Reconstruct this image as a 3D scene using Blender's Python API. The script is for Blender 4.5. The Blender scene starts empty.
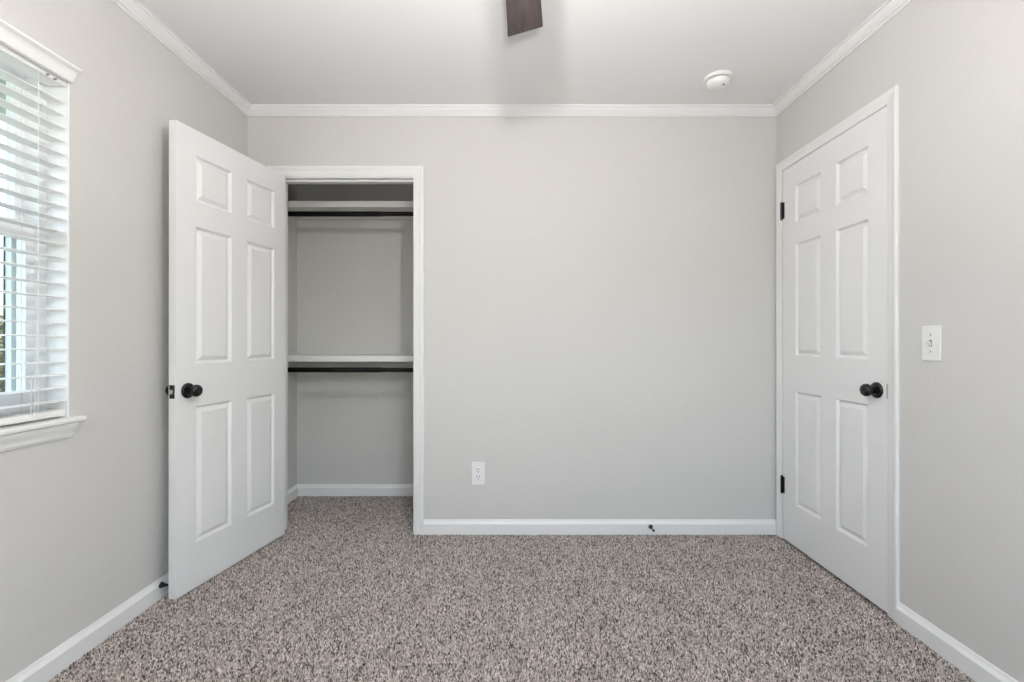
import bpy, bmesh, math, random
from mathutils import Vector, Matrix
random.seed(7)
S = bpy.context.scene
COL = S.collection

# ------------------------------------------------------------------ camera, sky, exposure
CAM_H = 1.1016
cd = bpy.data.cameras.new('camera'); cam = bpy.data.objects.new('camera', cd); COL.objects.link(cam)
cd.sensor_width = 36.0; cd.lens = 36.0 * 468.2 / 1024.0; cd.clip_start = 0.02; cd.clip_end = 200
cam.location = (0, 0, CAM_H)
cam.rotation_euler = (math.pi/2 + 0.0014, 0.0, -0.0003)
S.camera = cam

W = bpy.data.worlds.new('sky'); S.world = W; W.use_nodes = True
wn = W.node_tree.nodes; wl = W.node_tree.links; wn.clear()
wo = wn.new('ShaderNodeOutputWorld'); wb = wn.new('ShaderNodeBackground'); sk = wn.new('ShaderNodeTexSky')
sk.sky_type = 'NISHITA'; sk.sun_disc = False; sk.sun_elevation = math.radians(48); sk.sun_rotation = math.radians(120)
sk.air_density = 1.0; sk.dust_density = 1.5
hz = wn.new('ShaderNodeHueSaturation'); hz.inputs['Saturation'].default_value = 0.65      # hazy, bright overcast-blue sky
wl.new(sk.outputs[0], hz.inputs['Color']); wl.new(hz.outputs[0], wb.inputs[0]); wl.new(wb.outputs[0], wo.inputs[0])
SKY_STRENGTH = 1.15
wb.inputs[1].default_value = SKY_STRENGTH

S.view_settings.view_transform = 'Standard'; S.view_settings.look = 'None'
S.view_settings.gamma = 1.0; S.view_settings.use_curve_mapping = False
S.view_settings.exposure = -0.06
LAMP_STRENGTH = 1420.0
FILL_STRENGTH = 2650.0  # strength of the added fill light behind the viewer

# ------------------------------------------------------------------ materials
def mat(name, col, rough=0.6, metal=0.0, spec=0.4, bump=None, vary=None, emit=None):
    m = bpy.data.materials.new(name); m.use_nodes = True
    nt = m.node_tree; n = nt.nodes; l = nt.links
    b = n['Principled BSDF']
    b.inputs['Base Color'].default_value = (*col, 1); b.inputs['Roughness'].default_value = rough
    b.inputs['Metallic'].default_value = metal; b.inputs['Specular IOR Level'].default_value = spec
    tc = n.new('ShaderNodeTexCoord')
    if vary:
        sc, amt = vary
        t = n.new('ShaderNodeTexNoise'); t.inputs['Scale'].default_value = sc; t.inputs['Detail'].default_value = 3
        mx = n.new('ShaderNodeMix'); mx.data_type = 'RGBA'
        mx.inputs['A'].default_value = (*[c*(1-amt) for c in col], 1); mx.inputs['B'].default_value = (*[min(1, c*(1+amt)) for c in col], 1)
        l.new(tc.outputs['Object'], t.inputs['Vector']); l.new(t.outputs['Fac'], mx.inputs['Factor']); l.new(mx.outputs['Result'], b.inputs['Base Color'])
    if bump:
        sc, st, di = bump
        t = n.new('ShaderNodeTexNoise'); t.inputs['Scale'].default_value = sc; t.inputs['Detail'].default_value = 4; t.inputs['Roughness'].default_value = .55
        bp = n.new('ShaderNodeBump'); bp.inputs['Strength'].default_value = st; bp.inputs['Distance'].default_value = di
        l.new(tc.outputs['Object'], t.inputs['Vector']); l.new(t.outputs['Fac'], bp.inputs['Height']); l.new(bp.outputs['Normal'], b.inputs['Normal'])
    if emit:
        b.inputs['Emission Color'].default_value = (*emit[0], 1); b.inputs['Emission Strength'].default_value = emit[1]
    return m

M = {}
M['wall'] = mat('wall_paint', (.640, .628, .611), .75, spec=.25, bump=(55, .35, .004), vary=(3, .012))
M['ceiling'] = mat('ceiling_paint', (.84, .834, .832), .85, spec=.15, bump=(80, .25, .003))
M['trim'] = mat('white_trim_paint', (.82, .82, .815), .42, spec=.4, bump=(30, .05, .001))
M['door'] = mat('white_door_paint', (.81, .81, .81), .45, spec=.4, bump=(90, .03, .001))
M['shelf'] = mat('shelf_paint', (.80, .79, .77), .5, vary=(6, .02))
M['plate'] = mat('white_plastic', (.82, .82, .82), .35, vary=(9, .01))
M['detector'] = mat('detector_plastic', (.86, .86, .85), .4, vary=(9, .01))
M['black'] = mat('black_metal', (.007, .007, .008), .20, spec=.45, vary=(60, .3))
M['rubber'] = mat('black_rubber', (.015, .015, .015), .7, vary=(60, .3))
M['rod'] = mat('black_rod', (.004, .004, .004), .30, spec=.25, vary=(20, .3))
M['steel'] = mat('bright_steel', (.75, .74, .72), .25, metal=1.0, vary=(40, .05))
M['slot'] = mat('dark_slot', (.05, .05, .05), .7, vary=(40, .2))
M['grey'] = mat('grey_plastic', (.28, .28, .27), .5, vary=(40, .1))
M['slat'] = mat('blind_slat_white', (.87, .87, .86), .4, vary=(8, .01))
M['cord'] = mat('white_cord', (.80, .80, .78), .8, vary=(200, .05))
M['vinyl'] = mat('window_vinyl', (.86, .87, .88), .35, vary=(8, .01))
M['outer_vinyl'] = mat('outer_vinyl', (.80, .845, .85), .45, vary=(8, .02))
M['screen'] = mat('screen_frame_dark', (.06, .06, .07), .6, vary=(200, .6))
M['soffit'] = mat('grey_soffit', (.62, .64, .62), .7, vary=(5, .05))
M['bronze'] = mat('fan_bronze', (.055, .045, .04), .4, metal=.8, vary=(20, .1))
M['bulb'] = mat('lamp_bulb', (1, 1, 1), .5, emit=((1.0, .975, .96), LAMP_STRENGTH))
M['fill_glow'] = mat('fill_bulb', (1, 1, 1), .5, emit=((1.0, .975, .96), FILL_STRENGTH))  # glow of the unseen fill light
M['leaf'] = mat('leaf', (.17, .17, .075), .6, vary=(14, .5))
M['bark'] = mat('bark', (.16, .12, .09), .9, vary=(30, .3))
M['grass'] = mat('dry_grass', (.36, .345, .24), .9, vary=(2.5, .35), bump=(40, .6, .05))

def glass_mat():
    m = bpy.data.materials.new('window_glass'); m.use_nodes = True
    n = m.node_tree.nodes; l = m.node_tree.links; n.clear()
    o = n.new('ShaderNodeOutputMaterial'); mx = n.new('ShaderNodeMixShader')
    t = n.new('ShaderNodeBsdfTransparent'); g = n.new('ShaderNodeBsdfGlossy'); f = n.new('ShaderNodeLayerWeight'); pw = n.new('ShaderNodeMath'); ml = n.new('ShaderNodeMath')
    t.inputs[0].default_value = (.93, .97, .96, 1); g.inputs['Roughness'].default_value = .02; f.inputs[0].default_value = .5
    pw.operation = 'POWER'; pw.inputs[1].default_value = 5; ml.operation = 'MULTIPLY_ADD'; ml.inputs[1].default_value = .95; ml.inputs[2].default_value = .04
    l.new(f.outputs['Facing'], pw.inputs[0]); l.new(pw.outputs[0], ml.inputs[0])
    l.new(ml.outputs[0], mx.inputs[0]); l.new(t.outputs[0], mx.inputs[1]); l.new(g.outputs[0], mx.inputs[2]); l.new(mx.outputs[0], o.inputs[0])
    return m
M['glass'] = glass_mat()

def carpet_mat():
    m = bpy.data.materials.new('carpet_pile'); m.use_nodes = True
    nt = m.node_tree; n = nt.nodes; l = nt.links; b = n['Principled BSDF']
    b.inputs['Roughness'].default_value = .95; b.inputs['Specular IOR Level'].default_value = .05
    tc = n.new('ShaderNodeTexCoord')
    # tufts: each cell a yarn of its own shade
    dist = n.new('ShaderNodeTexNoise'); dist.inputs['Scale'].default_value = 180; dist.inputs['Detail'].default_value = 2
    ad = n.new('ShaderNodeVectorMath'); ad.operation = 'MULTIPLY_ADD'; ad.inputs[1].default_value = (.006, .006, 0)
    l.new(tc.outputs['Object'], dist.inputs['Vector']); l.new(dist.outputs['Color'], ad.inputs[0]); l.new(tc.outputs['Object'], ad.inputs[2])
    v = n.new('ShaderNodeTexVoronoi'); v.voronoi_dimensions = '2D'; v.inputs['Scale'].default_value = 200
    l.new(ad.outputs[0], v.inputs['Vector'])
    sep = n.new('ShaderNodeSeparateColor'); l.new(v.outputs['Color'], sep.inputs[0])
    r = n.new('ShaderNodeValToRGB'); r.color_ramp.interpolation = 'LINEAR'
    e = r.color_ramp.elements
    e[0].position = 0.0; e[0].color = (.075, .062, .056, 1)
    e[1].position = 1.0; e[1].color = (.90, .82, .775, 1)
    for p, c in ((.16, (.14, .118, .108)), (.34, (.31, .262, .242)), (.62, (.47, .408, .382)), (.86, (.65, .575, .54))):
        x = e.new(p); x.color = (*c, 1)
    l.new(sep.outputs[0], r.inputs[0])
    big = n.new('ShaderNodeTexNoise'); big.inputs['Scale'].default_value = 5; big.inputs['Detail'].default_value = 3
    l.new(tc.outputs['Object'], big.inputs['Vector'])
    mr = n.new('ShaderNodeMapRange'); mr.inputs['From Min'].default_value = .3; mr.inputs['From Max'].default_value = .7
    mr.inputs['To Min'].default_value = .96; mr.inputs['To Max'].default_value = 1.10
    l.new(big.outputs['Fac'], mr.inputs[0])
    mu = n.new('ShaderNodeVectorMath'); mu.operation = 'SCALE'; l.new(r.outputs[0], mu.inputs[0]); l.new(mr.outputs[0], mu.inputs['Scale'])
    l.new(mu.outputs[0], b.inputs['Base Color'])
    bp = n.new('ShaderNodeBump'); bp.inputs['Strength'].default_value = .6; bp.inputs['Distance'].default_value = .006
    l.new(v.outputs['Distance'], bp.inputs['Height']); bp.invert = True; l.new(bp.outputs[0], b.inputs['Normal'])
    return m
M['carpet'] = carpet_mat()
def pile_mat():
    m = bpy.data.materials.new('carpet_yarn'); m.use_nodes = True
    n = m.node_tree.nodes; l = m.node_tree.links; b = n['Principled BSDF']
    b.inputs['Roughness'].default_value = .95; b.inputs['Specular IOR Level'].default_value = .05
    g = n.new('ShaderNodeNewGeometry'); tc = n.new('ShaderNodeTexCoord')
    r = n.new('ShaderNodeValToRGB'); e = r.color_ramp.elements
    e[0].position = 0.0; e[0].color = (.075, .064, .058, 1); e[1].position = 1.0; e[1].color = (.86, .80, .76, 1)
    for p, c in ((.15, (.15, .13, .119)), (.32, (.36, .314, .287)), (.62, (.52, .462, .428)), (.86, (.68, .615, .572))):
        x = e.new(p); x.color = (*c, 1)
    l.new(g.outputs['Random Per Island'], r.inputs[0])
    big = n.new('ShaderNodeTexNoise'); big.inputs['Scale'].default_value = 5; big.inputs['Detail'].default_value = 3
    l.new(tc.outputs['Object'], big.inputs['Vector'])
    mr = n.new('ShaderNodeMapRange'); mr.inputs['From Min'].default_value = .3; mr.inputs['From Max'].default_value = .7
    mr.inputs['To Min'].default_value = .96; mr.inputs['To Max'].default_value = 1.10
    l.new(big.outputs['Fac'], mr.inputs[0])
    mu = n.new('ShaderNodeVectorMath'); mu.operation = 'SCALE'; l.new(r.outputs[0], mu.inputs[0]); l.new(mr.outputs[0], mu.inputs['Scale'])
    l.new(mu.outputs[0], b.inputs['Base Color'])
    return m
M['pile'] = pile_mat()

def wood_mat():
    m = bpy.data.materials.new('blade_wood'); m.use_nodes = True
    nt = m.node_tree; n = nt.nodes; l = nt.links; b = n['Principled BSDF']; b.inputs['Roughness'].default_value = .5
    tc = n.new('ShaderNodeTexCoord'); mp = n.new('ShaderNodeMapping'); mp.inputs['Scale'].default_value = (12, 1.6, 12)
    t = n.new('ShaderNodeTexNoise'); t.inputs['Scale'].default_value = 3; t.inputs['Detail'].default_value = 6; t.inputs['Distortion'].default_value = 1.2
    r = n.new('ShaderNodeValToRGB'); e = r.color_ramp.elements
    e[0].position = .3; e[0].color = (.032, .024, .023, 1); e[1].position = .72; e[1].color = (.088, .066, .063, 1)
    l.new(tc.outputs['Object'], mp.inputs[0]); l.new(mp.outputs[0], t.inputs['Vector']); l.new(t.outputs['Fac'], r.inputs[0]); l.new(r.outputs[0], b.inputs['Base Color'])
    return m
M['wood'] = wood_mat()

# ------------------------------------------------------------------ builders
def wloc(o):
    v = Vector((0, 0, 0))
    while o is not None: v = v + o.location; o = o.parent
    return v
def tag(o, label=None, cat=None, kind=None, group=None):
    for k, v in (('label', label), ('category', cat), ('kind', kind), ('group', group)):
        if v: o[k] = v
    return o
def thing(name, loc, label, cat, kind=None, group=None):
    o = bpy.data.objects.new(name, None); o.empty_display_size = .05; COL.objects.link(o); o.location = loc
    return tag(o, label, cat, kind, group)
def obj(name, bm, material, parent=None, label=None, smooth=False, origin=None):
    """link a bmesh given in world coordinates as one mesh object"""
    bmesh.ops.recalc_face_normals(bm, faces=bm.faces)
    if parent is not None: off = wloc(parent)
    else:
        if origin is None:
            xs = [v.co for v in bm.verts]
            origin = ((min(c.x for c in xs)+max(c.x for c in xs))/2, (min(c.y for c in xs)+max(c.y for c in xs))/2, min(c.z for c in xs))
        off = Vector(origin)
    for v in bm.verts: v.co -= off
    me = bpy.data.meshes.new(name); bm.to_mesh(me); bm.free()
    me.materials.append(material)
    if smooth:
        for p in me.polygons: p.use_smooth = True
        me.set_sharp_from_angle(angle=math.radians(38))
    o = bpy.data.objects.new(name, me); COL.objects.link(o)
    if parent is not None: o.parent = parent
    else: o.location = off
    if label: o['label'] = label
    return o
def box(bm, x0, x1, y0, y1, z0, z1, bevel=0.0):
    vs = [bm.verts.new((x, y, z)) for x in (x0, x1) for y in (y0, y1) for z in (z0, z1)]
    fs = [bm.faces.new([vs[i] for i in q]) for q in ((0,1,3,2),(4,6,7,5),(0,4,5,1),(2,3,7,6),(0,2,6,4),(1,5,7,3))]
    if bevel > 0:
        es = list({e for f in fs for e in f.edges})
        bmesh.ops.bevel(bm, geom=es, offset=bevel, segments=2, profile=.5, affect='EDGES')
    return bm
def BM(): return bmesh.new()
def nbox(*a, **k): return box(BM(), *a, **k)
def prism(bm, pts2, place, a, b):
    """closed outline pts2 swept from place(u,v,a) to place(u,v,b); a, b may be functions of (u,v) for mitres"""
    fa = a if callable(a) else (lambda u, v: a); fb = b if callable(b) else (lambda u, v: b)
    A = [bm.verts.new(place(u, v, fa(u, v))) for u, v in pts2]; B = [bm.verts.new(place(u, v, fb(u, v))) for u, v in pts2]
    n = len(pts2)
    for i in range(n): bm.faces.new((A[i], A[(i+1) % n], B[(i+1) % n], B[i]))
    bm.faces.new(A); bm.faces.new(B[::-1])
    return bm
def lathe(bm, prof, origin, axis, seg=32):
    """revolve (radius, along) about axis through origin"""
    ax = Vector(axis).normalized(); t = Vector((0, 0, 1)) if abs(ax.z) < .9 else Vector((1, 0, 0))
    u = ax.cross(t).normalized(); w = ax.cross(u); o = Vector(origin); rings = []
    for r, h in prof:
        if r < 1e-6: rings.append([bm.verts.new(o + ax*h)])
        else: rings.append([bm.verts.new(o + ax*h + (u*math.cos(2*math.pi*k/seg) + w*math.sin(2*math.pi*k/seg))*r) for k in range(seg)])
    for a, b in zip(rings, rings[1:]):
        for k in range(seg):
            k2 = (k+1) % seg
            if len(a) == 1 and len(b) == 1: continue
            if len(a) == 1: bm.faces.new((a[0], b[k], b[k2]))
            elif len(b) == 1: bm.faces.new((a[k], a[k2], b[0]))
            else: bm.faces.new((a[k], a[k2], b[k2], b[k]))
    for rg, rev in ((rings[0], 1), (rings[-1], 0)):
        if len(rg) > 1: bm.faces.new(rg[::-1] if rev else rg)
    return bm
def tube(bm, p, q, r, seg=16):
    p, q = Vector(p), Vector(q); return lathe(bm, [(r, 0), (r, (q-p).length)], p, q-p, seg)

# ------------------------------------------------------------------ dimensions (metres)
XL, XR, YB, YR, ZC = -1.5176, 1.5177, 2.685, -0.75, 2.44
WT = 0.10                                # back wall thickness
CB = 3.352
CLX = -1.538                             # closet left wall
#                              # closet back wall
CRX = -0.40                              # closet right wall
OX0, OX1, OZ = -1.334, -0.565, 2.041     # closet opening between the jambs
WY0, WY1, WZ0, WZ1 = 0.70, 1.606, 0.825, 2.022   # window opening in the left wall
DY0, DY1 = 1.8865, 2.6105                 # room door in the right wall
JT = .018                                # jamb board

# ------------------------------------------------------------------ the setting
b = BM(); box(b, XL-.2, XR+.12, YR-.12, CB+.1, -.12, -.006)
tag(obj('floor', b, M['carpet']), 'speckled taupe carpet running wall to wall and into the closet', 'floor', 'structure')
b = BM(); box(b, XL-.2, XR+.12, YR-.12, CB+.1, ZC, ZC+.1)
tag(obj('ceiling', b, M['ceiling']), 'flat off white ceiling above crown moulding', 'ceiling', 'structure')
b = BM()
box(b, XL, OX0-JT, YB, YB+WT, 0, ZC); box(b, OX1+JT, XR, YB, YB+WT, 0, ZC); box(b, OX0-JT, OX1+JT, YB, YB+WT, OZ+JT, ZC)
tag(obj('wall_back', b, M['wall']), 'plain greige wall with the closet opening and a power outlet', 'wall', 'structure')
b = BM(); T = .2
box(b, XL-T, XL, YR-.12, WY0, 0, ZC); box(b, XL-T, XL, WY1, YB+WT, 0, ZC); box(b, XL-T, CLX, YB+WT, CB+.1, 0, ZC)
box(b, XL-T, XL, WY0, WY1, 0, WZ0); box(b, XL-T, XL, WY0, WY1, WZ1, ZC)
tag(obj('wall_left', b, M['wall']), 'greige wall holding the window with white blinds', 'wall', 'structure')
b = BM()
box(b, XR, XR+.12, YR-.12, DY0-.005-JT, 0, ZC); box(b, XR, XR+.12, DY1+.005+JT, CB+.1, 0, ZC); box(b, XR, XR+.12, DY0-.005-JT, DY1+.005+JT, 2.055+JT, ZC)
tag(obj('wall_right', b, M['wall']), 'greige wall with the closed white door and light switch', 'wall', 'structure')
RX0, RX1, RZ0, RZ1 = -.05, 1.35, .45, 2.10     # rear wall opening, added to let in fill daylight
b = BM(); box(b, XL, RX0, YR-.12, YR, 0, ZC); box(b, RX1, XR, YR-.12, YR, 0, ZC); box(b, RX0, RX1, YR-.12, YR, 0, RZ0); box(b, RX0, RX1, YR-.12, YR, RZ1, ZC)
tag(obj('wall_rear', b, M['wall']), 'plain greige wall behind the viewer', 'wall', 'structure')
tag(obj('wall_closet_back', nbox(CLX, CRX+.1, CB, CB+.1, 0, ZC), M['wall']), 'plain greige wall at the rear of the closet', 'wall', 'structure')
tag(obj('wall_closet_right', nbox(CRX, CRX+.1, YB+WT, CB, 0, ZC), M['wall']), 'greige side wall of the closet behind the right jamb', 'wall', 'structure')

# carpet pile: one tuft of yarn per few millimetres
def carpet_pile():
    import numpy as np
    rng = np.random.default_rng(3); sp = .0047
    def patch(x0, x1, y0, y1):
        gx, gy = np.meshgrid(np.arange(x0, x1, sp), np.arange(y0, y1, sp)); n = gx.size
        return np.stack([gx.ravel()+rng.uniform(-.45, .45, n)*sp, gy.ravel()+rng.uniform(-.45, .45, n)*sp], 1)
    P = np.concatenate([patch(XL+.017, XR-.017, .80, YB-.017), patch(OX0+.012, OX1-.008, YB-.017, YB+WT), patch(CLX+.017, CRX-.017, YB+WT, CB-.017)])
    n = len(P)
    ang = rng.uniform(0, 2*np.pi, n); rad = sp*rng.uniform(.50, .85, n); top = rng.uniform(-.003, .004, n); lean = rng.normal(0, .0022, (n, 2))
    V = np.zeros((n, 8, 3), np.float32)
    for k in range(4):
        c, q = np.cos(ang+k*np.pi/2), np.sin(ang+k*np.pi/2)
        V[:, k, 0] = P[:, 0]+rad*c; V[:, k, 1] = P[:, 1]+rad*q; V[:, k, 2] = -.011
        V[:, 4+k, 0] = P[:, 0]+lean[:, 0]+rad*.55*c; V[:, 4+k, 1] = P[:, 1]+lean[:, 1]+rad*.55*q; V[:, 4+k, 2] = top+rng.normal(0, .0008, n)
    base = (np.arange(n)*8)[:, None]
    F = np.concatenate([base+np.array(f) for f in ([0, 1, 5, 4], [1, 2, 6, 5], [2, 3, 7, 6], [3, 0, 4, 7], [4, 5, 6, 7])], 1).reshape(-1).astype(np.int32)
    me = bpy.data.meshes.new('carpet_pile'); nf = n*5
    me.vertices.add(n*8); me.vertices.foreach_set('co', V.reshape(-1))
    me.loops.add(nf*4); me.loops.foreach_set('vertex_index', F)
    me.polygons.add(nf); me.polygons.foreach_set('loop_start', np.arange(nf, dtype=np.int32)*4)
    me.update(calc_edges=True); me.validate()
    me.materials.append(M['pile'])
    o = bpy.data.objects.new('carpet_pile', me); COL.objects.link(o)
    tag(o, 'speckled taupe cut pile of the carpet on the floor', 'carpet', 'stuff')
carpet_pile()

tag(obj('wall_light_block', nbox(XR+.12, XR+.20, YR-.12, CB+.1, 0, ZC), M['wall']), 'plain wall added beyond the closed door to block a light leak', 'wall', 'structure')  # added behind the doorway to stop skylight leaking under the door

# crown moulding: (distance from wall, height below ceiling)
CROWN = [(0, 0), (.047, 0), (.047, .009), (.039, .010), (.036, .017), (.029, .025), (.022, .031), (.018, .034), (.017, .039), (.011, .0395), (.0125, .044), (.009, .049), (0, .049)]
def crown(name, wall, label):
    b = BM()
    if wall == 'back': prism(b, CROWN, lambda u, v, t: (t, YB-u, ZC-v), lambda u, v: XL+u, lambda u, v: XR-u)
    if wall == 'rear': prism(b, CROWN, lambda u, v, t: (t, YR+u, ZC-v), lambda u, v: XL+u, lambda u, v: XR-u)
    if wall == 'left': prism(b, CROWN, lambda u, v, t: (XL+u, t, ZC-v), lambda u, v: YR+u, lambda u, v: YB-u)
    if wall == 'right': prism(b, CROWN, lambda u, v, t: (XR-u, t, ZC-v), lambda u, v: YR+u, lambda u, v: YB-u)
    tag(obj(name, b, M['trim']), label, 'crown moulding', 'structure')
crown('trim_1', 'back', 'white crown moulding along the closet wall')
crown('trim_2', 'left', 'white crown moulding above the window wall')
crown('trim_3', 'right', 'white crown moulding above the wall with the closed door')
crown('trim_4', 'rear', 'white crown moulding on the wall behind the viewer')

BASE = [(0, 0), (.015, 0), (.015, .060), (.0125, .064), (.0065, .073), (.0045, .079), (.0025, .083), (0, .083)]
def base(name, place, a, c, label):
    b = BM(); prism(b, BASE, place, a, c); tag(obj(name, b, M['trim']), label, 'baseboard', 'structure')
CW = .057                                 # casing width
base('baseboard_back', lambda u, v, t: (t, YB-u, v), OX1+.005+CW, lambda u, v: XR-u*0-.0, 'white baseboard under the plain wall between closet and closed door')
base('baseboard_left', lambda u, v, t: (XL+u, t, v), lambda u, v: YR+u, lambda u, v: YB, 'white baseboard under the window running behind the open door')
base('baseboard_right', lambda u, v, t: (XR-u, t, v), lambda u, v: YR+u, 1.834, 'white baseboard under the light switch')
base('baseboard_rear', lambda u, v, t: (t, YR+u, v), lambda u, v: XL+u, lambda u, v: XR-u, 'white baseboard behind the viewer')
base('baseboard_closet_back', lambda u, v, t: (t, CB-u, v), lambda u, v: CLX+u, lambda u, v: CRX-u, 'white baseboard along the closet rear wall')
base('baseboard_closet_left', lambda u, v, t: (CLX+u, t, v), YB+WT, lambda u, v: CB-u, 'white baseboard along the closet side wall beyond the open door')
base('baseboard_closet_right', lambda u, v, t: (CRX-u, t, v), YB+WT, lambda u, v: CB-u, 'white baseboard along the hidden closet side wall')

# colonial casing: (across from the inner edge, thickness)
CASE0 = [(0, 0), (0, .008), (.004, .0095), (.010, .0095), (.013, .011), (.022, .0125), (.036, .0125), (.040, .0155), (.046, .0165), (.054, .0165), (.057, .013), (.057, 0)]
def casing(name, label, a0, a1, z1, place, ws=1.0, ts=1.0):
    """place(along, z, out) -> world; opening from a0 to a1, up to z1"""
    b = BM(); CASE = [(u*ws, v*ts) for u, v in CASE0]
    prism(b, CASE, lambda u, v, t: place(a0-u, t, v), 0.0, lambda u, v: z1+u)
    prism(b, CASE, lambda u, v, t: place(a1+u, t, v), 0.0, lambda u, v: z1+u)
    prism(b, CASE, lambda u, v, t: place(t, z1+u, v), lambda u, v: a0-u, lambda u, v: a1+u)
    tag(obj(name, b, M['trim'], smooth=True), label, 'door casing', 'structure')
casing('trim_5', 'white moulded casing around the closet opening', OX0-.005, OX1+.005, OZ+.008, lambda a, z, o: (a, YB-o, z))
casing('trim_6', 'white moulded casing around the closed door', DY0-.001, DY1+.009, 2.058, lambda a, z, o: (XR-o, a, z), .90, .72)
def jamb(name, label, boxes):
    b = BM()
    for q in boxes: box(b, *q)
    tag(obj(name, b, M['trim']), label, 'door jamb', 'structure')
jamb('trim_7', 'white jamb boards and door stop lining the closet opening', [
    (OX0-JT, OX0, YB, YB+WT, 0, OZ), (OX1, OX1+JT, YB, YB+WT, 0, OZ), (OX0-JT, OX1+JT, YB, YB+WT, OZ, OZ+JT),
    (OX0, OX0+.010, YB+.045, YB+.08, 0, OZ-.010), (OX1-.002, OX1, YB+.045, YB+.08, 0, OZ-.010), (OX0, OX1, YB+.035, YB+.08, OZ-.010, OZ)])
jamb('trim_8', 'white jamb boards lining the closed door', [
    (XR, XR+.12, DY0-.005-JT, DY0-.005, 0, 2.055), (XR, XR+.12, DY1+.005, DY1+.005+JT, 0, 2.055), (XR, XR+.12, DY0-.005-JT, DY1+.005+JT, 2.055, 2.055+JT),
    (XR+.045, XR+.08, DY0-.005, DY0+.008, 0, 2.055), (XR+.045, XR+.08, DY1-.008, DY1+.005, 0, 2.055), (XR+.045, XR+.08, DY0-.005, DY1+.005, 2.043, 2.055)])

# ------------------------------------------------------------------ six panel doors
def slab(us, zs, panels, th, place):
    """us, zs: grid lines; panels: set of (i, j) cells that are moulded panels; place(u, z, depth)"""
    b = BM()
    RINGS = [(0, 0), (.002, .0006), (.008, .0095), (.012, .0115), (.015, .0115), (.029, .0035), (.033, .0015)]
    for side in (0, 1):
        P = (lambda u, z, d: place(u, z, d)) if side == 0 else (lambda u, z, d: place(u, z, th-d))
        grid = [[b.verts.new(P(u, z, 0)) for z in zs] for u in us]
        for i in range(len(us)-1):
            for j in range(len(zs)-1):
                q = [grid[i][j], grid[i+1][j], grid[i+1][j+1], grid[i][j+1]]
                if (i, j) not in panels: b.faces.new(q); continue
                prev = q
                for off, dep in RINGS[1:]:
                    c = [(us[i]+off, zs[j]+off), (us[i+1]-off, zs[j]+off), (us[i+1]-off, zs[j+1]-off), (us[i]+off, zs[j+1]-off)]
                    cur = [b.verts.new(P(u, z, dep)) for u, z in c]
                    for k in range(4): b.faces.new((prev[k], prev[(k+1) % 4], cur[(k+1) % 4], cur[k]))
                    prev = cur
                b.faces.new(prev)
        if side == 0: g0 = grid
        else: g1 = grid
    nu, nz = len(us), len(zs)
    for i in range(nu-1):
        b.faces.new((g0[i][0], g0[i+1][0], g1[i+1][0], g1[i][0])); b.faces.new((g0[i][-1], g0[i+1][-1], g1[i+1][-1], g1[i][-1]))
    for j in range(nz-1):
        b.faces.new((g0[0][j], g0[0][j+1], g1[0][j+1], g1[0][j])); b.faces.new((g0[-1][j], g0[-1][j+1], g1[-1][j+1], g1[-1][j]))
    return b
PANELS = {(i, j) for i in (1, 3) for j in (1, 3, 5)}
ROSE = [(0, 0), (.0330, 0), (.0335, .003), (.0325, .006), (.029, .0085), (.018, .0105), (.0125, .012), (.0125, .013), (0, .013)]
KNOB = [(0, .0125), (.0105, .0125), (.0100, .022), (.0120, .025), (.019, .029), (.0245, .035), (.0268, .0425), (.0262, .050), (.0225, .0565), (.015, .0610), (.006, .0630), (0, .0635)]
def knob(parent, at, axis):
    k = obj('knob', lathe(BM(), KNOB, at, axis, 40), M['black'], parent, 'round black knob', smooth=True)
    obj('rose', lathe(BM(), ROSE, at, axis, 40), M['black'], k, smooth=True)
TH = .035
# closed room door in the right wall
dr = thing('door_1', (1.512, DY1, 0), 'white six panel door standing closed beside the light switch, black knob and hinges', 'door', 'structure')
XF = 1.512
zs = [.0085, .2270, .8365, 1.0255, 1.6245, 1.7345, 1.9355, 2.0505]
us = [0, DY1-2.4955, DY1-2.2910, DY1-2.1845, DY1-1.9845, DY1-DY0]
obj('slab', slab(us, zs, PANELS, TH, lambda u, z, d: (XF+d, DY1-u, z)), M['door'], dr)
knob(dr, (XF, 1.938, .9010), (-1, 0, 0))
obj('latch_plate', nbox(XF-.0015, XF+.012, DY0-.0045, DY0+.0008, .872, .930), M['grey'], dr, 'small grey latch plate at the door edge')
for z in (1.830, .306):
    b = BM(); tube(b, (XF-.005, DY1+.005, z-.047), (XF-.005, DY1+.005, z+.047), .0062, 14)
    for q in (-.0475, .0475): lathe(b, [(0, -.003), (.004, -.003), (.0052, 0), (.004, .003), (0, .003)], (XF-.005, DY1+.005, z+q), (0, 0, 1), 12)
    box(b, XF-.003, XF+.002, DY1-.016, DY1+.004, z-.045, z+.045)
    obj('hinge', b, M['black'], dr, 'black butt hinge')
# open closet door swung against the left wall
H = Vector((-1.289, 2.664, 0)); F = Vector((-1.4227, 1.982, 0)); DW = (F-H).length; dd = (F-H)/DW; nn = Vector((dd.y, -dd.x, 0))
if nn.x > 0: nn = -nn
def dplace(u, z, d): return H + dd*u + nn*d + Vector((0, 0, z))
od = thing('door_2', H, 'white six panel closet door swung wide open toward the window wall', 'door', 'structure')
sh = .0163
us = [0, .1055-sh, .3085-sh, .4065-sh, .6125-sh, DW]
zs = [.0095, .2090, .8170, 1.0025, 1.6135, 1.7245, 1.9305, 2.0420]
obj('slab', slab(us, zs, PANELS, TH, dplace), M['door'], od)
ku = .6535-sh
knob(od, dplace(ku, .889, 0), -nn)
k2 = obj('knob', lathe(BM(), KNOB, dplace(ku, .889, TH), nn, 40), M['black'], od, 'round black knob', smooth=True)
obj('rose', lathe(BM(), ROSE, dplace(ku, .889, TH), nn, 40), M['black'], k2, smooth=True)
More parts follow.
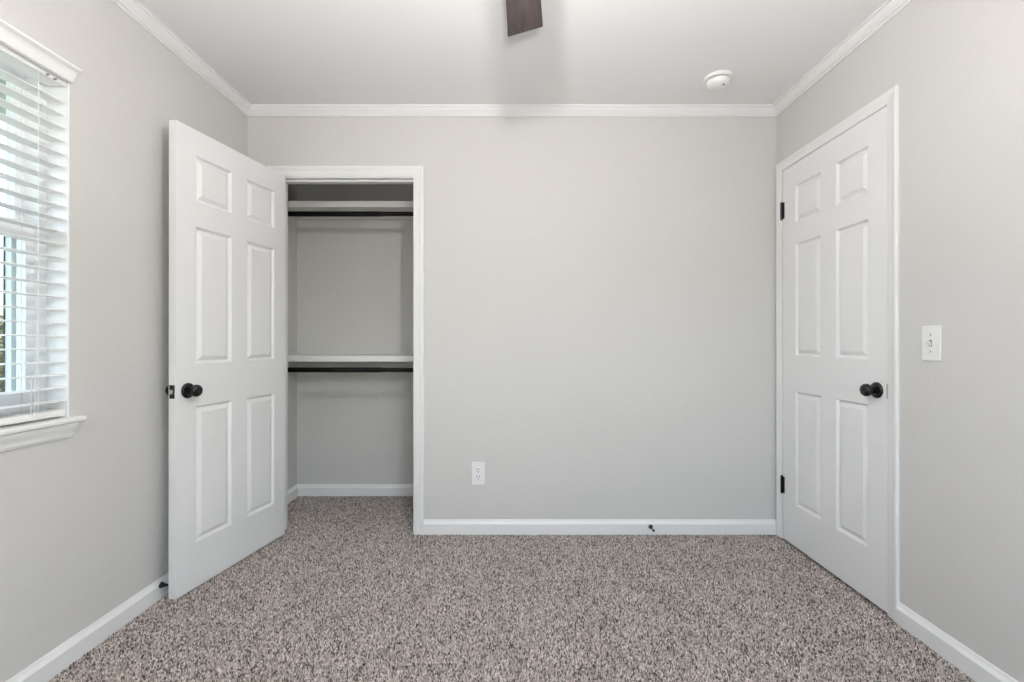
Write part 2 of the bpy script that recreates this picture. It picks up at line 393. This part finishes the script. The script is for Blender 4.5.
# the far knob would strike the wall at full length: it sits in a shallow reach
def dbox(b, u0, u1, z0, z1, d0, d1):
    vs = [b.verts.new(dplace(u, z, d)) for u in (u0, u1) for z in (z0, z1) for d in (d0, d1)]
    for q in ((0,1,3,2),(4,6,7,5),(0,4,5,1),(2,3,7,6),(0,2,6,4),(1,5,7,3)): b.faces.new([vs[i] for i in q])
    return b
obj('latch_plate', dbox(BM(), DW-.002, DW+.0015, .860, .917, .005, .030), M['black'], od, 'black latch plate on the door edge')
lb = BM(); prism(lb, [(.010, 0), (.025, 0), (.025, .006), (.010, .011)], lambda u, v, t: dplace(DW+.001+v, t, u), .880, .898)
obj('latch_bolt', lb, M['steel'], od, 'bright steel latch bolt')
for z in (1.83, 1.06, .30):
    b = BM(); hp = H + nn*(TH+.004) + dd*(-.003)
    tube(b, (hp.x, hp.y, z-.047), (hp.x, hp.y, z+.047), .006, 14)
    obj('hinge', b, M['black'], od, 'black butt hinge')

# ------------------------------------------------------------------ window
win = thing('window_1', (XL-.09, (WY0+WY1)/2, WZ0), 'white double hung window behind horizontal blinds', 'window', 'structure')
SZ0 = .843
FX0, FX1 = XL-.155, XL-.074     # frame depth
b = BM(); ft = .033
box(b, FX0, FX1, WY1-ft, WY1, WZ0+.018, WZ1); box(b, FX0, FX1, WY0, WY0+ft, WZ0+.018, WZ1)
box(b, FX0, FX1, WY0+ft, WY1-ft, WZ1-ft, WZ1); box(b, FX0, FX1, WY0+ft, WY1-ft, WZ0+.018, WZ0+.05)
obj('frame', b, M['vinyl'], win)
def sash(x0, x1, z0, z1, st, rb, rt, gx, label):
    ya, yb = WY0+ft, WY1-ft
    b = BM(); box(b, x0, x1, ya, ya+st, z0, z1); box(b, x0, x1, yb-st, yb, z0, z1); box(b, x0, x1, ya+st, yb-st, z0, z0+rb); box(b, x0, x1, ya+st, yb-st, z1-rt, z1)
    s = obj('sash', b, M['vinyl'], win, label)
    obj('glass', nbox(gx-.002, gx+.002, ya+st, yb-st, z0+rb, z1-rt), M['glass'], s)
sash(XL-.118, XL-.088, WZ0+.05, 1.487, .027, .058, .046, XL-.104, 'lower sash of the window')
sash(XL-.150, XL-.120, 1.456, WZ1-ft, .030, .050, .03, XL-.138, 'upper sash of the window')
b = BM(); box(b, FX0+.003, XL-.130, WY1-ft-.032, WY1-ft+.001, WZ0+.05, 1.456); box(b, FX0+.003, XL-.130, WY0+ft-.001, WY0+ft+.032, WZ0+.05, 1.456)
obj('outer_track', b, M['outer_vinyl'], win, 'pale outer track beyond the lower pane')
b = BM(); box(b, FX0+.002, FX0+.005, WY1-ft-.036, WY1-ft-.032, WZ0+.05, 1.456); box(b, FX0+.002, FX0+.005, WY0+ft+.032, WY0+ft+.036, WZ0+.05, 1.456)
obj('screen_edge', b, M['screen'], win, 'dark insect screen edge')
b = BM(); lt = .005  # thin white boards, added to make the window recess brighter
box(b, FX1, XL-.0005, WY1-lt, WY1, SZ0, WZ1); box(b, FX1, XL-.0005, WY0, WY0+lt, SZ0, WZ1); box(b, FX1, XL-.0005, WY0+lt, WY1-lt, WZ1-lt, WZ1)
obj('recess_brightener', b, M['vinyl'], win, 'white liner added to brighten the window recess')
# stool with horns and apron
b = BM(); SZ = .843
prism(b, [(0, -.018), (.026, -.018), (.031, -.014), (.032, -.009), (.031, -.004), (.026, 0), (0, 0)], lambda u, v, t: (XL+u, t, SZ+v), WY0-.032, WY1+.032)
box(b, XL-.075, XL, WY0, WY1, SZ-.018, SZ)
obj('stool', b, M['trim'], win, 'white sill board with horns past the opening', smooth=True)
b = BM()
AP = [(0, -.050), (.007, -.050), (.008, -.045), (.0105, -.042), (.0105, -.034), (.014, -.026), (.019, -.016), (.022, -.008), (.022, 0), (0, 0)]
prism(b, AP, lambda u, v, t: (XL+u, t, SZ-.018+v), lambda u, v: WY0-u*.5-.001, lambda u, v: WY1+u*.5+.001)
obj('apron', b, M['trim'], win, 'white moulded apron under the sill board', smooth=True)

rw = thing('fill_window', ((RX0+RX1)/2, YR-.06, RZ0), 'added window, unseen behind the viewer, letting in fill daylight', 'window', 'structure')  # unseen, added so skylight fills the room and closet
b = BM()
for q in ((RX0, RX0+.03, RZ0, RZ1), (RX1-.03, RX1, RZ0, RZ1), (RX0+.03, RX1-.03, RZ0, RZ0+.03), (RX0+.03, RX1-.03, RZ1-.03, RZ1)):
    box(b, q[0], q[1], YR-.10, YR-.05, q[2], q[3])
obj('frame', b, M['vinyl'], rw)
obj('glass', nbox(RX0+.03, RX1-.03, YR-.077, YR-.073, RZ0+.03, RZ1-.03), M['glass'], rw)
obj('sill', nbox(RX0-.03, RX1+.03, YR-.05, YR+.03, RZ0-.02, RZ0), M['trim'], rw)

# blind
bl = thing('window_blind', (XL-.03, (WY0+WY1)/2, SZ), 'white two inch horizontal blind lowered to the sill with open slats', 'blind')
BY0, BY1 = WY0+.010, WY1-.010
obj('headrail', nbox(XL-.064, XL-.004, BY0, BY1, 1.972, 2.016), M['slat'], bl)
VAL = [(.004, -.0), (.004, -.046), (.010, -.047), (.017, -.044), (.024, -.028), (.032, -.013), (.034, -.012), (.040, -.010), (.047, -.006), (.047, .0)]
b = BM(); prism(b, VAL, lambda u, v, t: (XL+u, t, 2.031+v), BY0-.004, WY1-.006)
obj('valance', b, M['slat'], bl, 'white moulded valance over the head of the blind', smooth=True)
b = BM()
for y in (1.556, 1.530): tube(b, (XL-.004, y, 1.975), (XL+.0035, y, 1.975), .0035, 10); 
obj('valance_clip', b, M['grey'], bl, 'small dark clip openings under the valance')
SX0, SX1 = -1.573, -1.522
prof = []
for k in range(7):
    t = k/6; prof.append((SX0+(SX1-SX0)*t, .0022*(1-(2*t-1)**2)))
prof += [(x, z-.0028) for x, z in prof[::-1]]
zsl = [1.122+.0441*k for k in range(-5, 19)]
first = None
for i, z in enumerate(zsl):
    if first is None:
        b = BM(); prism(b, prof, lambda u, v, t: (u, t, z+v), BY0, BY1)
        first = obj('slat', b, M['slat'], bl, smooth=True); z0 = z
    else:
        c = first.copy(); COL.objects.link(c); c.parent = bl; c.location = (0, 0, z-z0)
b = BM(); prism(b, [(SX0, .866), (SX1-.003, .866), (SX1-.003, .868), (SX1, .872), (SX1, .886), (SX1-.004, .888), (SX0, .888)], lambda u, v, t: (u, t, v-.016), BY0, BY1)
obj('bottom_rail', b, M['slat'], bl, 'thick white bottom rail of the blind')
for y in (1.504, .802):
    b = BM()
    for x in (SX1+.0015, SX0-.0015): tube(b, (x, y, .862), (x, y, 1.965), .0009, 8)
    for z in zsl: tube(b, (SX0-.001, y, z-.004), (SX1+.001, y, z-.004), .0006, 6)
    obj('ladder_cord', b, M['cord'], bl)
b = BM()
for dy in (0, .012): tube(b, (SX1+.004, 1.490-dy, .872), (SX1+.004, 1.492-dy, 1.0), .0011, 8)
lathe(b, [(0, 0), (.003, .001), (.0035, .006), (.0015, .010), (0, .010)], (SX1+.004, 1.490, .864), (0, 0, 1), 10)
obj('lift_cord', b, M['cord'], bl, 'knotted white lift cord end')

# outside the window
tag(obj('roof_eave', nbox(-2.30, XL-T, -1.5, 6, 2.30, 2.38), M['soffit']), 'grey roof eave overhanging the window outside', 'roof eave', 'structure')
b = BM(); box(b, -2.32, -2.30, -1.5, 6, 2.13, 2.40)
tag(obj('trim_9', b, M['soffit']), 'grey fascia board along the eave outside', 'fascia', 'structure')
b = BM(); box(b, -40, XL-T-.02, -10, 45, -.42, -.30)
tag(obj('ground', b, M['grass']), 'dry green yard outside the window', 'yard', 'structure')
def shrub(x, y, h, r, label):
    t = thing('shrub', (x, y, -.30), label, 'shrub', group='shrubs outside the window')
    b = BM()
    for k in range(5):
        a = k*1.3; tube(b, (x+.05*math.cos(a), y+.05*math.sin(a), -.31), (x+r*.6*math.cos(a), y+r*.6*math.sin(a), h*.6), .03, 7)
    obj('stem', b, M['bark'], t)
    b = BM()
    for k in range(2200):
        u, v = random.random()*2*math.pi, random.uniform(-1, 1); rr = r*(.55+.45*random.random()**.5)
        s = math.sqrt(1-v*v); c = Vector((x+rr*s*math.cos(u), y+rr*s*math.sin(u), -.3+(h+.3)*(.52+.48*v*rr/r)))
        R = Matrix.Rotation(random.random()*6.3, 3, 'Z') @ Matrix.Rotation(random.uniform(-1.2, 1.2), 3, 'X'); L = .11+.07*random.random()
        q = [b.verts.new(c + R @ Vector(p)) for p in ((-L, 0, 0), (0, -L*.4, .02), (L, 0, 0), (0, L*.4, .02))]
        b.faces.new(q)
    obj('foliage', b, M['leaf'], t)
shrub(-13.4, 12.2, 1.75, 1.5, 'olive green bush outside seen between the blind slats, closest to the house')
shrub(-16.2, 14.4, 1.95, 1.7, 'olive green bush outside, farther off behind the closest one')

# ------------------------------------------------------------------ closet fittings
def shelf(z0, z1, label):
    t = thing('closet_shelf', ((CLX+CRX)/2, 3.19, z0), label, 'shelf', group='closet shelves')
    obj('board', nbox(CLX+.001, CRX-.001, 3.056, CB-.001, z1-.018, z1), M['shelf'], t)
    obj('front_edge', nbox(CLX+.001, CRX-.001, 3.040, 3.056, z0, z1, bevel=.0015), M['shelf'], t, 'white edging strip facing the room')
    obj('cleat', nbox(CLX+.001, CRX-.001, CB-.018, CB-.001, z1-.018-.020, z1-.018), M['shelf'], t)
shelf(1.976, 2.0155, 'upper white closet shelf just below the door head')
shelf(.9715, 1.0105, 'lower white closet shelf at about waist height')
def rod(z, label):
    t = thing('closet_rod', (CLX, 3.0, z), label, 'closet rod', group='closet rods')
    obj('outer_tube', tube(BM(), (CLX+.004, 3.0, z), (-.835, 3.0, z), .0165, 24), M['rod'], t, 'thicker half of the telescoping rod', smooth=True)
    obj('inner_tube', tube(BM(), (-.838, 3.0, z), (CRX-.004, 3.0, z), .0140, 24), M['rod'], t, 'thinner half of the telescoping rod', smooth=True)
    for x, s in ((CLX, 1), (CRX, -1)):
        obj('flange', lathe(BM(), [(0, 0), (.028, 0), (.028, .004), (.021, .006), (.021, .016), (0, .016)], (x, 3.0, z), (s, 0, 0), 24), M['rod'], t, smooth=True)
rod(1.920, 'black telescoping closet rod under the upper shelf')
rod(.921, 'black telescoping closet rod under the lower shelf')

# ------------------------------------------------------------------ wall plates, door stops, detector
ot = thing('power_outlet', (-.192, YB, .283), 'white duplex power outlet low on the plain wall right of the closet', 'outlet')
b = nbox(-.2298, -.1542, YB-.0075, YB, .2835, .4125, bevel=.002); obj('cover_plate', b, M['plate'], ot)
for zc in (.3675, .3285):
    rb = obj('receptacle', lathe(BM(), [(0, 0), (.0165, 0), (.0165, .002), (.0160, .0025), (0, .0025)], (-.192, YB-.0075, zc), (0, -1, 0), 28), M['plate'], ot, smooth=True)
    b = BM(); box(b, -.2008, -.1978, YB-.0107, YB-.0099, zc+.000, zc+.0095); box(b, -.1862, -.1832, YB-.0107, YB-.0099, zc+.001, zc+.0088)
    lathe(b, [(0, 0), (.0034, 0), (.0034, .0008), (0, .0008)], (-.192, YB-.0099, zc-.0085), (0, -1, 0), 12)
    obj('slots', b, M['slot'], rb, 'dark plug slots')
obj('screw', lathe(BM(), [(0, 0), (.003, 0), (.0028, .001), (0, .0012)], (-.192, YB-.0075, .348), (0, -1, 0), 12), M['plate'], ot)
sw = thing('light_switch', (XR, 1.6896, 1.033), 'white toggle light switch beside the closed door', 'light switch')
obj('cover_plate', nbox(XR-.006, XR, 1.6515, 1.7277, 1.033, 1.159, bevel=.0025), M['plate'], sw)
obj('surround', nbox(XR-.0072, XR-.0055, 1.6846, 1.6946, 1.084, 1.108), M['grey'], sw, 'thin grey slot around the toggle')
b = BM(); prism(b, [(.0065, 1.0865), (.0075, 1.0975), (.0190, 1.1075), (.0205, 1.1025), (.0140, 1.0890)], lambda u, v, t: (XR-u, t, v), 1.6860, 1.6932)
obj('toggle', b, M['plate'], sw)
for z in (1.1265, 1.0655): obj('screw', lathe(BM(), [(0, 0), (.003, 0), (.0028, .0010), (0, .0012)], (XR-.006, 1.6896, z), (-1, 0, 0), 12), M['grey'], sw)

def doorstop(at, axis, length, label):
    t = thing('door_stop', at, label, 'door stop', group='door stops')
    obj('base', lathe(BM(), [(0, 0), (.0125, 0), (.0128, .003), (.0108, .006), (.0085, .013), (.0068, .020), (.0052, .026), (0, .026)], at, axis, 24), M['black'], t, smooth=True)
    obj('stem', lathe(BM(), [(0, .008), (.0048, .008), (.0042, .02), (.0042, length-.012), (0, length-.012)], at, axis, 16), M['black'], t, smooth=True)
    obj('tip', lathe(BM(), [(0, length-.0125), (.0058, length-.0125), (.0066, length-.010), (.0066, length-.003), (.0050, length), (0, length)], at, axis, 18), M['rubber'], t, smooth=True)
doorstop((.791, YB-.015, .0470), (0, -1, 0), .062, 'black door stop on the baseboard of the plain wall')
doorstop((XL+.015, 2.006, .0600), (1, 0, 0), .044, 'black door stop behind the free edge of the open door')

sd = thing('smoke_detector', (1.045, 2.372, ZC), 'round white smoke detector on the ceiling near the closed door', 'smoke detector')
SC = (1.045, 2.372, ZC)
obj('base_ring', lathe(BM(), [(0, 0), (.068, 0), (.068, .010), (.066, .013), (.060, .0145), (0, .0145)], SC, (0, 0, -1), 48), M['detector'], sd, smooth=True)
obj('gap', lathe(BM(), [(0, .014), (.0525, .014), (.0525, .0195), (0, .0175)], SC, (0, 0, -1), 48), M['slot'], sd, 'thin dark vent gap')
obj('body', lathe(BM(), [(0, .019), (.056, .019), (.057, .022), (.054, .034), (.047, .044), (.038, .0475), (0, .049)], SC, (0, 0, -1), 48), M['detector'], sd, smooth=True)
obj('test_button', lathe(BM(), [(0, .040), (.0065, .040), (.0065, .0495), (.005, .0505), (0, .0505)], (1.062, 2.346, ZC), (0, 0, -1), 20), M['grey'], sd, 'small grey test button', smooth=True)

# ------------------------------------------------------------------ ceiling fan with its lamp
HX, HY = .005, 1.03
fan = thing('ceiling_fan', (HX, HY, ZC), 'dark wood ceiling fan hanging in front of the closet wall, one blade tip showing', 'ceiling fan')
C0 = (HX, HY, ZC)
obj('canopy', lathe(BM(), [(0, 0), (.068, 0), (.066, .02), (.05, .045), (.025, .058), (0, .058)], C0, (0, 0, -1), 36), M['bronze'], fan, smooth=True)
obj('downrod', lathe(BM(), [(0, .05), (.012, .05), (.012, .17), (0, .17)], C0, (0, 0, -1), 20), M['bronze'], fan, smooth=True)
obj('motor', lathe(BM(), [(0, .155), (.03, .155), (.075, .17), (.095, .195), (.098, .235), (.09, .265), (.065, .285), (0, .285)], C0, (0, 0, -1), 40), M['bronze'], fan, smooth=True)
obj('light_fitter', lathe(BM(), [(0, .284), (.05, .284), (.052, .31), (.040, .335), (.022, .345), (.016, .362), (0, .362)], C0, (0, 0, -1), 32), M['bronze'], fan, smooth=True)
obj('bulb', lathe(BM(), [(0, .358), (.010, .360), (.012, .374), (.017, .386), (.020, .400), (.019, .411), (.012, .420), (0, .423)], C0, (0, 0, -1), 24), M['bulb'], fan, 'glowing frosted lamp bulb', smooth=True)
BZ, PITCH = 2.164, math.radians(13.8)
def blade_part(fn, ang):
    b = BM(); fn(b); R = Matrix.Rotation(ang, 4, 'Z')
    for v in b.verts: v.co = (R @ v.co.to_4d()).to_3d() + Vector((HX, HY, BZ))
    return b
def blade_shape(b):
    # u across (local x), v along (local y); outline tapers toward the hub
    out = []
    r0, r1, w0, w1 = .150, .571, .084, .1235
    out = [(-w0/2+.012, r0), (w0/2-.012, r0), (w0/2, r0+.012), (w1/2, r1-.003), (w1/2-.003, r1), (-w1/2+.003, r1), (-w1/2, r1-.003), (-w0/2, r0+.012)]
    prism(b, out, lambda u, v, t: (u*math.cos(PITCH), v, u*math.sin(PITCH)+t), -.003, .003)
def iron_shape(b):
    prism(b, [(-.016, .085), (.016, .085), (.014, .13), (.026, .17), (.022, .215), (-.022, .215), (-.026, .17), (-.014, .13)], lambda u, v, t: (u*math.cos(PITCH), v, u*math.sin(PITCH)+.0055+t), -.0025, .0025)
a0 = -math.atan2(.046-HX, 1.6-HY)
bp = obj('blade', blade_part(blade_shape, 0), M['wood'], fan)
ip = obj('blade_iron', blade_part(iron_shape, 0), M['bronze'], bp)
for k in range(5):
    if k == 0: o, q = bp, ip
    else:
        o = bp.copy(); COL.objects.link(o); o.parent = fan
        q = ip.copy(); COL.objects.link(q); q.parent = o
    o.rotation_euler = (0, 0, a0 + k*2*math.pi/5)

# unseen fill light added behind the viewer to lift ceiling and ambient level
LX, LY = .046, -.42
fl = thing('fill_uplight', (LX, LY, 0), 'added fill light in an upturned bowl on a pole, unseen behind the viewer', 'fill light')
L0 = (LX, LY, 0); UP = (0, 0, 1)
obj('base', lathe(BM(), [(0, 0), (.135, 0), (.135, .012), (.12, .022), (.03, .030), (0, .030)], L0, UP, 40), M['bronze'], fl, smooth=True)
obj('pole', lathe(BM(), [(0, .028), (.012, .028), (.012, .925), (0, .925)], L0, UP, 18), M['bronze'], fl, smooth=True)
obj('shade', lathe(BM(), [(0, .915), (.03, .915), (.08, .937), (.125, .978), (.150, 1.040), (.146, 1.042), (.121, .983), (.077, .943), (.03, .925), (0, .925)], L0, UP, 40), M['plate'], fl, 'white upturned bowl', smooth=True)
obj('bulb', lathe(BM(), [(0, .924), (.015, .925), (.016, .948), (.030, .964), (.040, .984), (.038, 1.002), (.024, 1.018), (0, 1.024)], L0, UP, 24), M['fill_glow'], fl, smooth=True)
